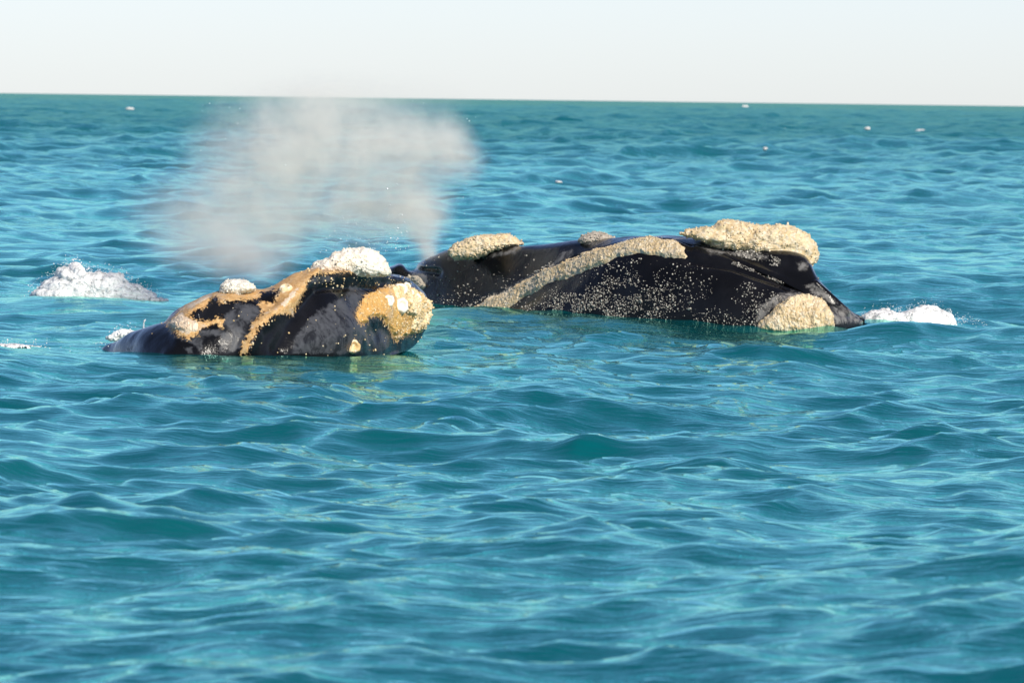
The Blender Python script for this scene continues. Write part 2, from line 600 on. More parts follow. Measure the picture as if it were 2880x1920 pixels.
def scatter(w, n, dens_fn, seed, front=-0.35):
    """random points on the visible side of a whale; dens_fn(px, py) in 0..1"""
    r = np.random.default_rng(seed)
    G, N = w.G, w.N
    a = np.linalg.norm(np.cross(G[1:, :-1] - G[:-1, :-1], G[:-1, 1:] - G[:-1, :-1]), axis=2)
    cx = w.PX[:-1, :-1]; cy = w.PY[:-1, :-1]
    wt = a * np.clip(dens_fn(cx, cy), 0, None) * (N[:-1, :-1, 1] < -front * 0 + 0.25) * (G[:-1, :-1, 2] > -0.25)
    pr = (wt / wt.sum()).ravel()
    idx = r.choice(len(pr), n, p=pr)
    i, j = np.unravel_index(idx, wt.shape)
    fu, fv = r.uniform(0, 1, (2, n, 1))
    p = (G[i, j] * (1 - fu) * (1 - fv) + G[i + 1, j] * fu * (1 - fv) + G[i, j + 1] * (1 - fu) * fv + G[i + 1, j + 1] * fu * fv)
    return p, N[i, j]


def crust_patch(w, poly, thick, mat, gmat, parent, base, seed, gran=900, gsize=(0.006, 0.016), rise=14.0, lump=0.012, nu=700, nv=520, wob=5.0, label=None, gap=0.0):
    """a callosity that follows the skin: raised sheet with sunk edges, and granules on it"""
    xs = [q[0] for q in poly]
    G, N, X, Yp = w.eval(nu, nv, min(xs) - 12, max(xs) + 12)
    vis = (N[..., 1] < 0.30)
    pts = G.reshape(-1, 3)
    jit = np.where(vis, 1, 0).ravel()
    sd = poly_sd(X, Yp, poly).ravel()
    near = (sd > -25) & (jit > 0)
    e = np.zeros(len(pts))
    e[near] = fbm(pts[near], 9.0, 3, seed) * wob
    sd = sd + e
    keep = (sd > -4) & (jit > 0)
    off = np.zeros(len(pts))
    kp = pts[keep]
    hgt = sstep(-3, rise, sd[keep]) * thick
    lumps = (0.75 - worley(kp, 24.0, seed)) * lump * 1.2 + (0.7 - worley(kp, 62.0, seed + 5)) * lump * 0.8 + fbm(kp, 5.0, 3, seed + 9) * thick * 0.4 + fbm(kp, 45.0, 2, seed + 2) * lump * 0.35
    off[keep] = hgt + lumps * sstep(-2, 8, sd[keep]) - 0.006
    newp = pts + N.reshape(-1, 3) * off[:, None]
    f = grid_faces(nu, nv, wrap_v=True)
    f = f[keep[f].all(axis=1)]
    lab = np.arange(len(pts))              # keep one connected piece
    for _ in range(400):
        m = lab[f].min(axis=1)
        old = lab.copy()
        for k in range(4): np.minimum.at(lab, f[:, k], m)
        lab = lab[lab]
        if (lab == old).all(): break
    fl = lab[f[:, 0]]
    f = f[fl == np.bincount(fl).argmax()]
    used = np.unique(f)
    keep &= np.isin(np.arange(len(pts)), used)
    remap = np.full(len(pts), -1); remap[used] = np.arange(len(used))
    o = mesh_obj('callosity', newp[used], remap[f], mat, parent, base)
    if label: o['label'] = label
    r = np.random.default_rng(seed)
    cand = np.nonzero(keep & (sd > 1.0))[0]
    if gap > 0:
        cand = cand[vnoise(pts[cand], 7.0, seed + 3) > gap - 0.5]
    if gran and len(cand):
        c = r.choice(cand, gran)
        rad = gsize[0] * 0.7 + r.gamma(1.6, (gsize[1] - gsize[0]) * 0.28, gran).clip(0, gsize[1])
        gv, gf = blobs_mesh(newp[c] + r.normal(0, 0.003, (gran, 3)), rad, N.reshape(-1, 3)[c], 1.2, jit=0.3, seed=seed)
        g = mesh_obj('crust_granules', gv, gf, gmat, o, base)
        g['kind'] = 'stuff'
    return o


def inflate(outline, Yc, front, back, nr=34, na=180, power=0.5, seed=0, lump=0.02, lscale=9.0, base_flat=None, centre=None):
    """a closed lump with the given outline: its own depth to the front and the back"""
    ol = np.array(outline, float)
    c = np.array(centre) if centre is not None else ol.mean(0)
    seg = np.concatenate([[0], np.cumsum(np.hypot(*(np.roll(ol, -1, 0) - ol).T))])
    t = np.linspace(0, seg[-1], na, endpoint=False)
    olc = np.vstack([ol, ol[:1]])
    ox, oy = np.interp(t, seg, olc[:, 0]), np.interp(t, seg, olc[:, 1])
    for _ in range(2):
        ox = 0.5 * ox + 0.25 * (np.roll(ox, 1) + np.roll(ox, -1)); oy = 0.5 * oy + 0.25 * (np.roll(oy, 1) + np.roll(oy, -1))
    ph = np.linspace(0, math.pi, 2 * nr + 1)
    s, cz = np.sin(ph), np.cos(ph)
    s = s**0.8
    pos = []
    for sk, ck in zip(s, cz):
        yy = Yc - front * ck if ck > 0 else Yc - back * ck
        pos.append(P(c[0] + sk * (ox - c[0]), c[1] + sk * (oy - c[1]), np.full(na, yy)))
    G = np.array(pos)
    n = np.cross(np.gradient(np.concatenate([G[:, -1:], G, G[:, :1]], 1), axis=1)[:, 1:-1], np.gradient(G, axis=0))
    n /= np.linalg.norm(n, axis=2, keepdims=True) + 1e-12
    cen = G.reshape(-1, 3).mean(0)
    if (n * (G - cen)).sum() < 0: n = -n
    p = G.reshape(-1, 3)
    d = (0.8 - worley(p, lscale, seed)) * lump + (0.7 - worley(p, lscale * 2.6, seed + 3)) * lump * 0.5 + fbm(p, lscale * 0.4, 3, seed + 7) * lump * 0.6 + fbm(p, lscale * 4.5, 2, seed + 1) * lump * 0.22
    G2 = p + n.reshape(-1, 3) * d[:, None]
    fc = grid_faces(2 * nr + 1, na, wrap_v=True)
    a, b, c_ = G2[fc[:, 0]] - cen, G2[fc[:, 1]] - cen, G2[fc[:, 2]] - cen
    d_ = G2[fc[:, 3]] - cen
    vol = (np.cross(a, b) * c_).sum() + (np.cross(a, c_) * d_).sum()
    if vol < 0: fc = fc[:, ::-1]           # faces outward, so that a volume fills the inside
    return G2, n.reshape(-1, 3), fc


def crust_lump(outline, Yc, front, back, mat, gmat, parent, base, seed, gran=1500, gsize=(0.007, 0.018), lump=0.022, lscale=10.0, label=None, centre=None):
    v, n, f = inflate(outline, Yc, front, back, seed=seed, lump=lump, lscale=lscale, nr=44, na=240, centre=centre)
    o = mesh_obj('callosity', v, f, mat, parent, base)
    if label: o['label'] = label
    r = np.random.default_rng(seed)
    c = r.choice(len(v), gran)
    rad = gsize[0] * 0.7 + r.gamma(1.6, (gsize[1] - gsize[0]) * 0.28, gran).clip(0, gsize[1])
    gv, gf = blobs_mesh(v[c] + r.normal(0, 0.004, (gran, 3)), rad, n[c], 1.3, jit=0.3, seed=seed)
    g = mesh_obj('crust_granules', gv, gf, gmat, o, base)
    g['kind'] = 'stuff'
    return o


M_CRUST = mat_crust('callosity_sand', (0.54, 0.40, 0.22), (0.64, 0.51, 0.32), (0.66, 0.59, 0.47))
M_GRAN = mat_crust('callosity_sand_granule', (0.54, 0.40, 0.22), (0.63, 0.50, 0.32), (0.70, 0.63, 0.50))
M_GREYCRUST = mat_crust('callosity_grey', (0.34, 0.30, 0.25), (0.45, 0.39, 0.30), (0.55, 0.49, 0.40))
M_WHITECRUST = mat_crust('callosity_white', (0.76, 0.66, 0.52), (0.80, 0.74, 0.64), (0.84, 0.80, 0.73))
M_CREAM = mat_crust('callosity_cream', (0.60, 0.40, 0.17), (0.72, 0.58, 0.36), (0.80, 0.72, 0.56))
M_PINK = mat_crust('callosity_pinkish', (0.66, 0.48, 0.32), (0.72, 0.58, 0.43), (0.74, 0.64, 0.52))
M_ORANGE = mat_crust('callosity_orange', (0.56, 0.29, 0.07), (0.62, 0.36, 0.11), (0.66, 0.44, 0.18))
M_BARN = mat_plain('barnacle_grey', (0.50, 0.46, 0.40), 0.22, 0.75, 38)
M_RING = mat_plain('barnacle_ring_white', (0.86, 0.78, 0.64), 0.5, 0.2, 30)
M_FOAM = mat_foam()
M_DROP = mat_plain('water_droplet', (0.80, 0.82, 0.83), 0.15, 0.1, 18, 0.0)
M_HOLE = mat_plain('blowhole_dark', (0.012, 0.012, 0.014), 0.3, 0.3)

# ---------------- the far whale (large, nose to the right)
RY = [(650, 34.6), (1100, 33.2), (1400, 32.6), (1800, 32.0), (2200, 31.6), (2340, 31.5), (2440, 31.6)]
R_RIDGE = [(650, 985), (800, 895), (900, 845), (1000, 800), (1080, 770), (1105, 757), (1122, 746), (1148, 757), (1165, 750), (1185, 737), (1220, 722),
           (1262, 708), (1300, 703), (1400, 693), (1470, 690), (1510, 690), (1570, 683), (1630, 675), (1740, 668), (1850, 664), (1910, 665), (1960, 669),
           (2000, 674), (2100, 688), (2200, 704), (2260, 722), (2280, 742), (2290, 762), (2302, 783), (2330, 815), (2360, 845), (2400, 874), (2424, 889), (2432, 897)]
R_LIPT = [(650, 1010), (1000, 960), (1200, 915), (1320, 870), (1400, 832), (1480, 792), (1560, 744), (1660, 707), (1740, 684), (1800, 672), (1880, 674), (1935, 692),
          (2000, 716), (2100, 757), (2220, 811), (2300, 846), (2360, 872), (2400, 887), (2424, 893), (2432, 897)]
R_LIPB = [(650, 1020), (1000, 985), (1200, 945), (1320, 905), (1400, 881), (1470, 856), (1560, 797), (1640, 757), (1720, 727), (1780, 717), (1850, 720), (1935, 730),
          (2000, 750), (2100, 785), (2220, 832), (2300, 865), (2360, 886), (2400, 896), (2424, 896), (2432, 898)]


def rails_far(px):
    yw = pchip(RY, px) * LONG
    rd, lt, lb = pchip(R_RIDGE, px), pchip(R_LIPT, px), pchip(R_LIPB, px)
    taper = np.sqrt(np.clip(1 - (np.clip(px - 2130, 0, None) / 304.0)**2, 0.0004, 1))
    nose = 1 - sstep(2000, 2400, px) * 0.35
    cy = 0.95

    def at(dY, py): return P(px, py, yw + cy + (dY - cy) * taper * nose)

    def under(dY, z):
        zz = z * (0.12 + 0.88 * taper)
        yy = yw + cy + (dY - cy) * taper * nose
        tip = py_of(px, yy, zz)
        return P(px, np.maximum(tip, lb + 2), yy)

    gap = np.maximum(lt - rd, 6.0)
    return np.array([
        under(2.2, -0.55), under(2.15, 0.0),
        at(1.75, rd + 0.30 * gap + 20), at(1.32, rd + 7), at(1.05, rd), at(0.84, rd + 0.10 * gap + 2),
        at(0.72, rd + 0.42 * gap), at(0.60, rd + 0.80 * gap), at(0.56, lt + 2), at(0.44, lt + 0.05 * (lb - lt)), at(0.24, lb),
        at(0.06, lb + 0.45 * np.maximum(905 - lb, 3)), under(0.0, -0.06), under(0.12, -0.55), under(1.0, -1.0)])


def disp_far(X, Yp, G):
    d = np.zeros(X.shape)
    # groove above and below the lip callosity, crease running to the snout, nostril hollow
    d += -0.035 * np.exp(-(line_d(X, Yp, [(1935, 735), (2060, 752), (2190, 800), (2250, 830)]) / 9)**2)
    d += 0.03 * np.exp(-(line_d(X, Yp, [(1960, 700), (2060, 735), (2190, 785), (2280, 835)]) / 12)**2)
    d += -0.05 * np.exp(-(line_d(X, Yp, [(1150, 748), (1190, 762), (1230, 768)]) / 10)**2)
    d += 0.06 * np.exp(-(line_d(X, Yp, [(1105, 770), (1125, 765)]) / 14)**2)
    d += 0.05 * np.exp(-(line_d(X, Yp, [(2290, 800), (2380, 880)]) / 10)**2)
    p = G.reshape(-1, 3)
    d += (fbm(p, 1.6, 3, 3) * 0.018).reshape(X.shape)
    return d


far = Whale(rails_far, (650, 2432), disp_far)
B1 = np.array([P(1750, 800, 32.2 * LONG)[0], 32.2 * LONG + 0.9, 0.0])
whale1 = bpy.data.objects.new('whale', None)
C.objects.link(whale1)
whale1.location = B1
tag(whale1, 'large black whale with sandy callosities, nose to the right, breathing out tall mist', 'whale', 'whales at the surface')
GREY_R = [Z3((700, 500), (1000, 490), (1240, 440), (1420, 400), (1440, 350), (1540, 330), (1500, 380), (1440, 440), (1250, 470), (1000, 505), (760, 520)),
          Z4((80, 420), (210, 400), (170, 500), (60, 540), (-40, 580), (20, 500)), Z4((290, 320), (640, 290), (600, 345), (430, 360), (310, 340)),
          Z4((1280, 290), (1400, 250), (1640, 290), (1700, 330), (1850, 400), (1900, 440), (1720, 450), (1600, 360), (1450, 330)),
          Z4((1830, 390), (2352, 470), (2352, 500), (2100, 480), (1850, 430)),
          Z5((640, 370), (740, 370), (720, 430), (660, 430)), Z5((700, 540), (780, 530), (900, 620), (960, 680), (900, 670), (760, 600)),  # second patch: light sheen near the snout tip, put into the skin colour
          Z5((870, 700), (980, 690), (1100, 740), (1150, 770), (1110, 820), (940, 830), (890, 760)),
          Z5((350, 700), (480, 620), (620, 580), (700, 610), (560, 650), (460, 720), (390, 790), (330, 840)),
          Z3((200, 720), (300, 640), (440, 640), (490, 740), (430, 830), (380, 800)),
          Z3((880, 1080), (1180, 930), (1420, 780), (1600, 680), (1820, 590), (1760, 700), (1400, 900), (1050, 1090))]


def sd_union(X, Yp, polys, scale=60.0):
    r = np.full(X.shape, -5.0)
    for q in polys:
        r = np.maximum(r, poly_sd(X, Yp, q) / scale)
    return r


def body_obj(w, mat, parent, base, attrs):
    nu, nv = w.PX.shape
    fr = (w.N[..., 1] < 0.5)
    at = {k: np.where(fr, v, -1.0) for k, v in attrs.items()}
    return mesh_obj('body', w.G.reshape(-1, 3), grid_faces(nu, nv, wrap_v=True), mat, parent, base, at)


body_obj(far, mat_skin('whale_skin_black'), whale1, B1, {'grey': sd_union(far.PX, far.PY, GREY_R, 70.0)})

# callosities of the far whale
BONNET = Z4((1375, 225), (1450, 180), (1640, 160), (1720, 165), (1800, 100), (1860, 95), (2000, 115), (2150, 125), (2352, 135)) + \
    Z5((380, 95), (560, 100), (640, 125), (710, 160), (760, 210), (795, 260), (797, 310), (790, 360), (740, 385), (600, 345), (420, 325), (250, 290), (100, 262)) + \
    Z4((1900, 400), (1720, 350), (1640, 290), (1480, 262))
crust_lump(BONNET, pchip(RY, 2100) * LONG + 0.93, 0.20, 0.36, M_CRUST, M_GRAN, whale1, B1, 31, 2600, (0.003, 0.010), 0.034, 12.0, 'broad sandy bonnet callosity on the snout', centre=(2130, 688))
crust_lump(Z3((705, 410), (780, 350), (900, 295), (1080, 245), (1250, 235), (1350, 240), (1440, 270), (1535, 335), (1440, 350), (1250, 400), (1130, 440), (960, 480), (780, 500), (720, 460)),
           pchip(RY, 1400) * LONG + 0.92, 0.11, 0.30, M_CRUST, M_GRAN, whale1, B1, 32, 1100, (0.003, 0.009), 0.026, 13.0, 'oval sandy callosity behind the blowholes')
crust_lump(Z4((270, 290), (340, 250), (450, 215), (560, 230), (640, 270), (660, 285), (600, 320), (450, 345), (310, 325)), pchip(RY, 1680) * LONG + 0.98, 0.12, 0.14, M_GREYCRUST, M_GREYCRUST, whale1, B1, 33, 420, (0.005, 0.012), 0.014, 14.0)
STRIPE = Z3((900, 1085), (1050, 1010), (1200, 930), (1370, 860), (1560, 740), (1800, 610), (1960, 540), (2180, 470)) + \
    Z4((220, 460), (450, 400), (700, 335), (880, 280), (1020, 262), (1250, 275), (1350, 300), (1430, 380), (1470, 480), (1440, 500), (1250, 480), (980, 450), (840, 455), (690, 490), (560, 560), (380, 620), (130, 720)) + \
    Z3((1880, 740), (1700, 850), (1520, 940), (1350, 1050), (1250, 1110))
crust_patch(far, STRIPE, 0.026, M_CRUST, M_GRAN, whale1, B1, 41, 2200, (0.003, 0.008), 9.0, 0.011, 900, 640, 4.0, 'long sandy callosity along the lower lip')
crust_patch(far, Z5((330, 850), (420, 740), (500, 680), (580, 625), (680, 608), (760, 625), (830, 680), (890, 760), (930, 880), (640, 930), (330, 900)), 0.10, M_CRUST, M_GRAN, whale1, B1, 42, 1200, (0.003, 0.008), 26.0, 0.016, 420, 700, 5.0, 'round sandy callosity at the chin')
crust_patch(far, Z3((215, 740), (290, 690), (370, 680), (430, 720), (450, 800), (400, 860), (330, 850)), 0.03, M_GREYCRUST, M_GREYCRUST, whale1, B1, 43, 220, (0.005, 0.011), 8.0, 0.01, 260, 500, 4.0)


def dens_far(px, py):
    d = 0.10 * sstep(690, 800, py) * (px > 1150) * (px < 1500)
    d = d + 0.25 * sstep(800, 880, py) * (px > 1200) * (px < 1480)
    lip = pchip(R_LIPB, px.ravel()).reshape(px.shape)
    below = (py > lip + 6)
    low = sstep(0.05, 0.75, (py - lip) / np.maximum(905 - lip, 20))
    core = np.exp(-((px - 1680) / 210.0)**2)
    d = np.where(below & (px > 1330), 0.16 + 1.9 * low * core + 0.25 * np.exp(-((px - 1480) / 120)**2), d)
    d = np.where(below & (px > 1900) & (px < 2060), 0.14 + 0.3 * low, d)
    d = np.where(below & (px >= 2060) & (px < 2260), 0.75, d)
    d = np.where((line_d(px, py, [(2040, 700), (2110, 715), (2180, 735)]) < 13), 2.6, d)
    d = np.where((line_d(px, py, [(2060, 738), (2130, 765), (2200, 795)]) < 4), 3.5, d)
    d = np.where((line_d(px, py, [(1480, 785), (1520, 765), (1550, 745)]) < 9), 2.5, d)
    d = np.where((line_d(px, py, [(1330, 865), (1420, 815)]) < 14), 1.6, d)
    d = np.where(px > 2290, 0.02, d)
    clump = vnoise(np.stack([px.ravel() / 28, py.ravel() / 22, 0 * px.ravel()], 1), 1.0, 3).reshape(px.shape)
    return d * np.clip(0.75 + 1.1 * clump, 0.05, 3)


pp, nn = scatter(far, 9500, dens_far, 5)
rad = np.random.default_rng(9).gamma(2.8, 0.0015, len(pp)).clip(0.002, 0.012)
bv, bf = blobs_mesh(pp + nn * rad[:, None] * 0.4, rad, nn, 0.9, jit=0.15, seed=4)
tag(mesh_obj('barnacles', bv, bf, M_BARN, whale1, B1), 'small pale grey barnacles speckled over the black lip', kind='stuff')

# ---------------- the near whale (smaller, mottled orange)
LY = [(230, 27.9), (285, 27.6), (500, 27.15), (700, 27.2), (900, 27.4), (1100, 27.9), (1206, 28.3)]
L_TOP = [(230, 1030), (262, 996), (285, 979), (330, 956), (400, 929), (440, 918), (470, 912), (500, 882), (530, 856), (590, 826), (620, 816), (660, 810), (715, 812), (760, 808),
         (800, 789), (840, 768), (880, 764), (950, 766), (1050, 768), (1100, 776), (1130, 788), (1160, 806), (1185, 830), (1198, 850), (1204, 866)]
L_BOT = [(230, 1060), (1000, 1010), (1060, 1004), (1100, 994), (1130, 984), (1165, 964), (1185, 940), (1198, 912), (1204, 885)]


def rails_near(px):
    yw = pchip(LY, px) * LONG
    tp = pchip(L_TOP, px)
    bt = pchip(L_BOT, px)
    taper = np.sqrt(np.clip(1 - (np.clip(px - 980, 0, None) / 225.0)**2, 0.002, 1))
    tail = 1 - 0.75 * sstep(480, 230, px)
    cy = 0.75

    def at(dY, py): return P(px, py, yw + cy + (dY - cy) * taper * tail)
    under = sstep(960, 1080, px)
    hh = bt - tp

    def low(dY, z):
        yy = yw + cy + (dY - cy) * taper * tail
        a = py_of(px, yy, np.full(px.shape, z))
        return P(px, a * (1 - under) + np.minimum(a, bt + 4) * under, yy)
    return np.array([
        low(1.5, -0.5), at(1.55, tp + 0.6 * hh), at(1.30, tp + 0.16 * hh), at(0.98, tp + 0.02 * hh), at(0.70, tp), at(0.50, tp + 0.045 * hh),
        at(0.32, tp + 0.16 * hh), at(0.17, tp + 0.38 * hh), at(0.05, tp + 0.62 * hh), at(0.0, tp + 0.85 * hh),
        low(0.05, -0.10), low(0.30, -0.5), low(0.9, -0.7)])


def disp_near(X, Yp, G):
    d = np.zeros(X.shape)
    d += 0.07 * np.exp(-(line_d(X, Yp, [(875, 790), (830, 838), (790, 868), (755, 900), (722, 930), (695, 985)]) / 20)**2)
    d += -0.06 * np.exp(-(line_d(X, Yp, [(880, 830), (830, 900), (790, 980)]) / 30)**2)
    d += 0.05 * np.exp(-(line_d(X, Yp, [(885, 782), (960, 778), (1060, 782), (1130, 800)]) / 10)**2)
    d += -0.045 * np.exp(-(line_d(X, Yp, [(900, 805), (1000, 805), (1060, 815)]) / 13)**2)
    d += 0.08 * np.exp(-(((X - 1120) / 75)**2 + ((Yp - 860) / 60)**2))
    d += -0.03 * np.exp(-(((X - 1058) / 40)**2 + ((Yp - 930) / 38)**2))
    d += 0.06 * np.exp(-(((X - 960) / 60)**2 + ((Yp - 930) / 60)**2))
    d += 0.04 * np.exp(-(((X - 525) / 55)**2 + ((Yp - 912) / 32)**2))
    d += -0.06 * np.exp(-(line_d(X, Yp, [(540, 890), (565, 868), (590, 845)]) / 9)**2)
    d += 0.04 * np.exp(-(line_d(X, Yp, [(560, 895), (575, 870), (600, 852)]) / 5)**2)
    d += 0.035 * np.exp(-(((X - 640) / 60)**2 + ((Yp - 905) / 50)**2))
    d += -0.05 * np.exp(-(line_d(X, Yp, [(745, 840), (770, 850)]) / 22)**2)
    p = G.reshape(-1, 3)
    d += (fbm(p, 2.2, 3, 13) * 0.02).reshape(X.shape)
    return d


near = Whale(rails_near, (230, 1204), disp_near)
B2 = np.array([P(750, 900, 27.2 * LONG)[0], 27.2 * LONG + 0.7, 0.0])
whale2 = bpy.data.objects.new('whale', None)
C.objects.link(whale2)
whale2.location = B2
tag(whale2, 'smaller black whale mottled with orange patches, lying in front of the larger one', 'whale', 'whales at the surface')

ORANGE = [Z1((1000, 1090), (1160, 930), (1250, 830), (1420, 740), (1600, 680), (1650, 600), (2060, 600), (2265, 600), (2265, 660), (2150, 690), (2090, 780), (1930, 770), (1830, 790), (1740, 810),
             (1660, 830), (1610, 740), (1540, 780), (1480, 860), (1420, 900), (1390, 880), (1250, 960), (1260, 1030), (1400, 1070), (1560, 1060), (1650, 1010), (1690, 1050), (1660, 1120), (1610, 1080), (1500, 1100), (1400, 1150),
             (1350, 1220), (1260, 1260), (1130, 1220), (1040, 1150)),
          Z2((-80, 690), (-80, 790), (90, 780), (130, 700), (230, 655), (330, 660), (380, 720), (330, 810), (310, 850), (260, 850), (190, 830), (130, 850), (160, 930), (240, 940), (270, 975), (400, 965), (520, 970),
             (560, 900), (600, 800), (640, 760), (690, 680), (700, 590), (780, 490), (900, 460), (900, 380), (640, 380), (420, 500), (200, 600)),
          Z2((1320, 1000), (1350, 900), (1380, 850), (1400, 780), (1470, 720), (1590, 680), (1720, 640), (1870, 610), (1990, 660), (2080, 720), (2150, 800), (2195, 870), (2180, 980), (2150, 1080), (2080, 1180),
             (1980, 1220), (1860, 1250), (1800, 1300), (1770, 1250), (1740, 1160), (1680, 1090), (1650, 1020), (1560, 995), (1490, 990), (1440, 1020), (1450, 1060), (1370, 1090)),
          Z2((230, 960), (280, 1000), (230, 1060), (120, 1110), (80, 1200), (20, 1290), (-30, 1440), (-90, 1440), (-60, 1320), (20, 1200), (60, 1090), (140, 1000)),
          Z2((880, 440), (1740, 440), (1740, 470), (1200, 445), (1000, 462), (860, 470))]
GREY_L = [Z2((1230, 630), (1340, 640), (1440, 700), (1400, 770), (1370, 870), (1330, 1000), (1370, 1090), (1440, 1080), (1400, 1180), (1380, 1460), (520, 1460), (540, 1280), (640, 1150), (740, 1020),
             (860, 920), (1010, 830), (1150, 760), (1220, 700)),
          Z1((1850, 830), (1990, 850), (2130, 870), (2150, 960), (2080, 1070), (2060, 1170), (1980, 1270), (1900, 1400), (1750, 1460), (1640, 1440), (1650, 1240), (1460, 1240), (1430, 1340), (1480, 1420), (1400, 1420), (1300, 1330), (1080, 1270), (1080, 1230),
             (1250, 1260), (1400, 1160), (1640, 1150), (1700, 1000), (1800, 900)),
          Z1((1220, 1390), (1320, 1370), (1330, 1470), (1260, 1450)), Z1((500, 1390), (600, 1340), (610, 1430), (530, 1440)),
          Z2((740, 540), (850, 500), (1000, 500), (1060, 560), (900, 600), (760, 600)), Z2((1480, 1000), (1600, 1010), (1640, 1060), (1520, 1080))]
PALE = [Z1((1000, 1090), (1180, 950), (1240, 1000), (1380, 1080), (1360, 1180), (1240, 1220), (1100, 1160)), Z1((1160, 930), (1420, 770), (1560, 710), (1540, 760), (1300, 900)),
        Z2((400, 860), (520, 700), (640, 620), (560, 740), (430, 880)), Z2((1990, 660), (2080, 720), (2150, 800), (2195, 870), (2180, 980), (2150, 1080), (2080, 1180), (1980, 1220), (1950, 1100), (1960, 900), (1930, 760))]
body_obj(near, mat_skin('whale_skin_mottled', True), whale2, B2,
         {'grey': sd_union(near.PX, near.PY, GREY_L, 60.0), 'orange': sd_union(near.PX, near.PY, ORANGE, 60.0) + 0.06, 'pale': sd_union(near.PX, near.PY, PALE, 60.0)})

crust_lump(Z2((760, 440), (800, 370), (870, 330), (930, 330), (960, 300), (1050, 250), (1150, 220), (1300, 190), (1430, 200), (1540, 210), (1600, 260), (1650, 310), (1665, 370), (1740, 470), (1600, 490), (1400, 490), (1200, 485), (1000, 490), (860, 490)),
           pchip(LY, 980) * LONG + 0.60, 0.15, 0.26, M_WHITECRUST, M_WHITECRUST, whale2, B2, 51, 600, (0.003, 0.009), 0.03, 9.0, 'whitish bonnet callosity on top of the head')
crust_lump(Z1((1640, 695), (1660, 620), (1720, 590), (1790, 560), (1900, 570), (1980, 590), (2050, 630), (2090, 655), (2000, 700), (1850, 735), (1700, 725)),
           pchip(LY, 660) * LONG + 0.55, 0.13, 0.15, M_WHITECRUST, M_WHITECRUST, whale2, B2, 52, 350, (0.003, 0.008), 0.018, 13.0, 'small white callosity on the brow')
crust_patch(near, ORANGE[2], 0.028, M_ORANGE, M_CREAM, whale2, B2, 53, 900, (0.003, 0.008), 8.0, 0.006, 520, 520, 4.0, 'orange callosity on the chin')
crust_patch(near, Z2((1700, 640), (1870, 615), (1990, 660), (2080, 720), (2150, 800), (2195, 870), (2180, 980), (2150, 1080), (2080, 1180), (1980, 1220), (1930, 1150), (1960, 1000), (1800, 960), (1760, 760)),
            0.055, M_CREAM, M_CREAM, whale2, B2, 54, 900, (0.005, 0.013), 14.0, 0.016, 420, 520, 4.0, 'cream crust at the tip of the chin')
crust_patch(near, PALE[0], 0.016, M_PINK, M_PINK, whale2, B2, 55, 120, (0.003, 0.007), 9.0, 0.007, 420, 420, 4.0)


def surf_at(w, px, py):
    m = np.where((w.N[..., 1] < 0.15), (w.PX - px)**2 + (w.PY - py)**2, 1e9)
    i = np.unravel_index(np.argmin(m), m.shape)
    return w.G[i], w.N[i]


def ring_mesh(c, n, R, r, bumpseed):
    """a round barnacle: thick uneven rim round a sunk middle"""
    n = n / np.linalg.norm(n)
    a = np.cross(n, [0, 0, 1.0]); a /= np.linalg.norm(a)
    b = np.cross(n, a)
    prof = [(1.05, -0.5), (1.0, 0.3), (0.86, 0.85), (0.66, 1.0), (0.48, 0.75), (0.34, 0.35), (0.2, 0.25), (0.02, 0.3)]
    k = 28
    rr_ = np.random.default_rng(bumpseed)
    ang_ = np.linspace(0, 2 * math.pi, k, endpoint=False)
    wv = 1 + 0.07 * np.sin(ang_ * 3 + rr_.uniform(0, 6)) + 0.05 * np.sin(ang_ * 7 + rr_.uniform(0, 6))
    vs = np.array([c + n * (h * r) + (np.cos(ang_) * wv * q * R)[:, None] * a + (np.sin(ang_) * wv * q * R)[:, None] * b for q, h in prof]).reshape(-1, 3)
    return vs, grid_faces(len(prof), k, wrap_v=True)


for i, (zx, zy, r) in enumerate([(1830, 700, 78), (1690, 815, 70), (1830, 885, 88), (2020, 800, 58), (1270, 1365, 80), (1910, 640, 45), (1950, 730, 40)]):
    c, n = surf_at(near, 700 + zx * .2296, 660 + zy * .2296)
    n = n * 0.35 + np.array([0.15, -1.0, 0.2]); n /= np.linalg.norm(n)
    R_ = r * .2296 / 345.0
    v, f = ring_mesh(c + n * (0.055 if i not in (1, 4) else (0.03 if i == 1 else 0.01)), n, R_ * 1.12, R_ * 0.6, i)
    mesh_obj('barnacle', v, f, M_RING if i != 4 else M_CREAM, whale2, B2)
c, n = surf_at(near, 803, 812)
v, f = ring_mesh(c, n, 0.055, 0.03, 77)
mesh_obj('barnacle', v, f, M_CREAM, whale2, B2)


def dens_near(px, py):
    d = np.full(px.shape, 0.25)
    d = np.where(line_d(px, py, [(880, 780), (940, 790), (1060, 790), (1110, 800)]) < 12, 2.2, d)
    d = np.where(line_d(px, py, [(870, 790), (900, 800), (960, 803)]) < 7, 4.0, d)
    d = np.where(line_d(px, py, [(755, 900), (722, 930), (695, 985)]) < 8, 2.5, d)
    d = np.where((px > 960) & (px < 1050) & (py > 880) & (py < 960), 0.5, d)
    return np.where(px < 480, 0.06, d)


pp, nn = scatter(near, 260, dens_near, 15)
rad = np.random.default_rng(19).gamma(4.0, 0.0014, len(pp)).clip(0.003, 0.012)
bv, bf = blobs_mesh(pp + nn * rad[:, None] * 0.3, rad, nn, 0.8, jit=0.2, seed=14)
tag(mesh_obj('barnacles', bv, bf, M_CREAM, whale2, B2), kind='stuff')

# ------------------------------------------------------------------ breath, splashes, foam


def metres(px, depth): return px * depth / F_PX


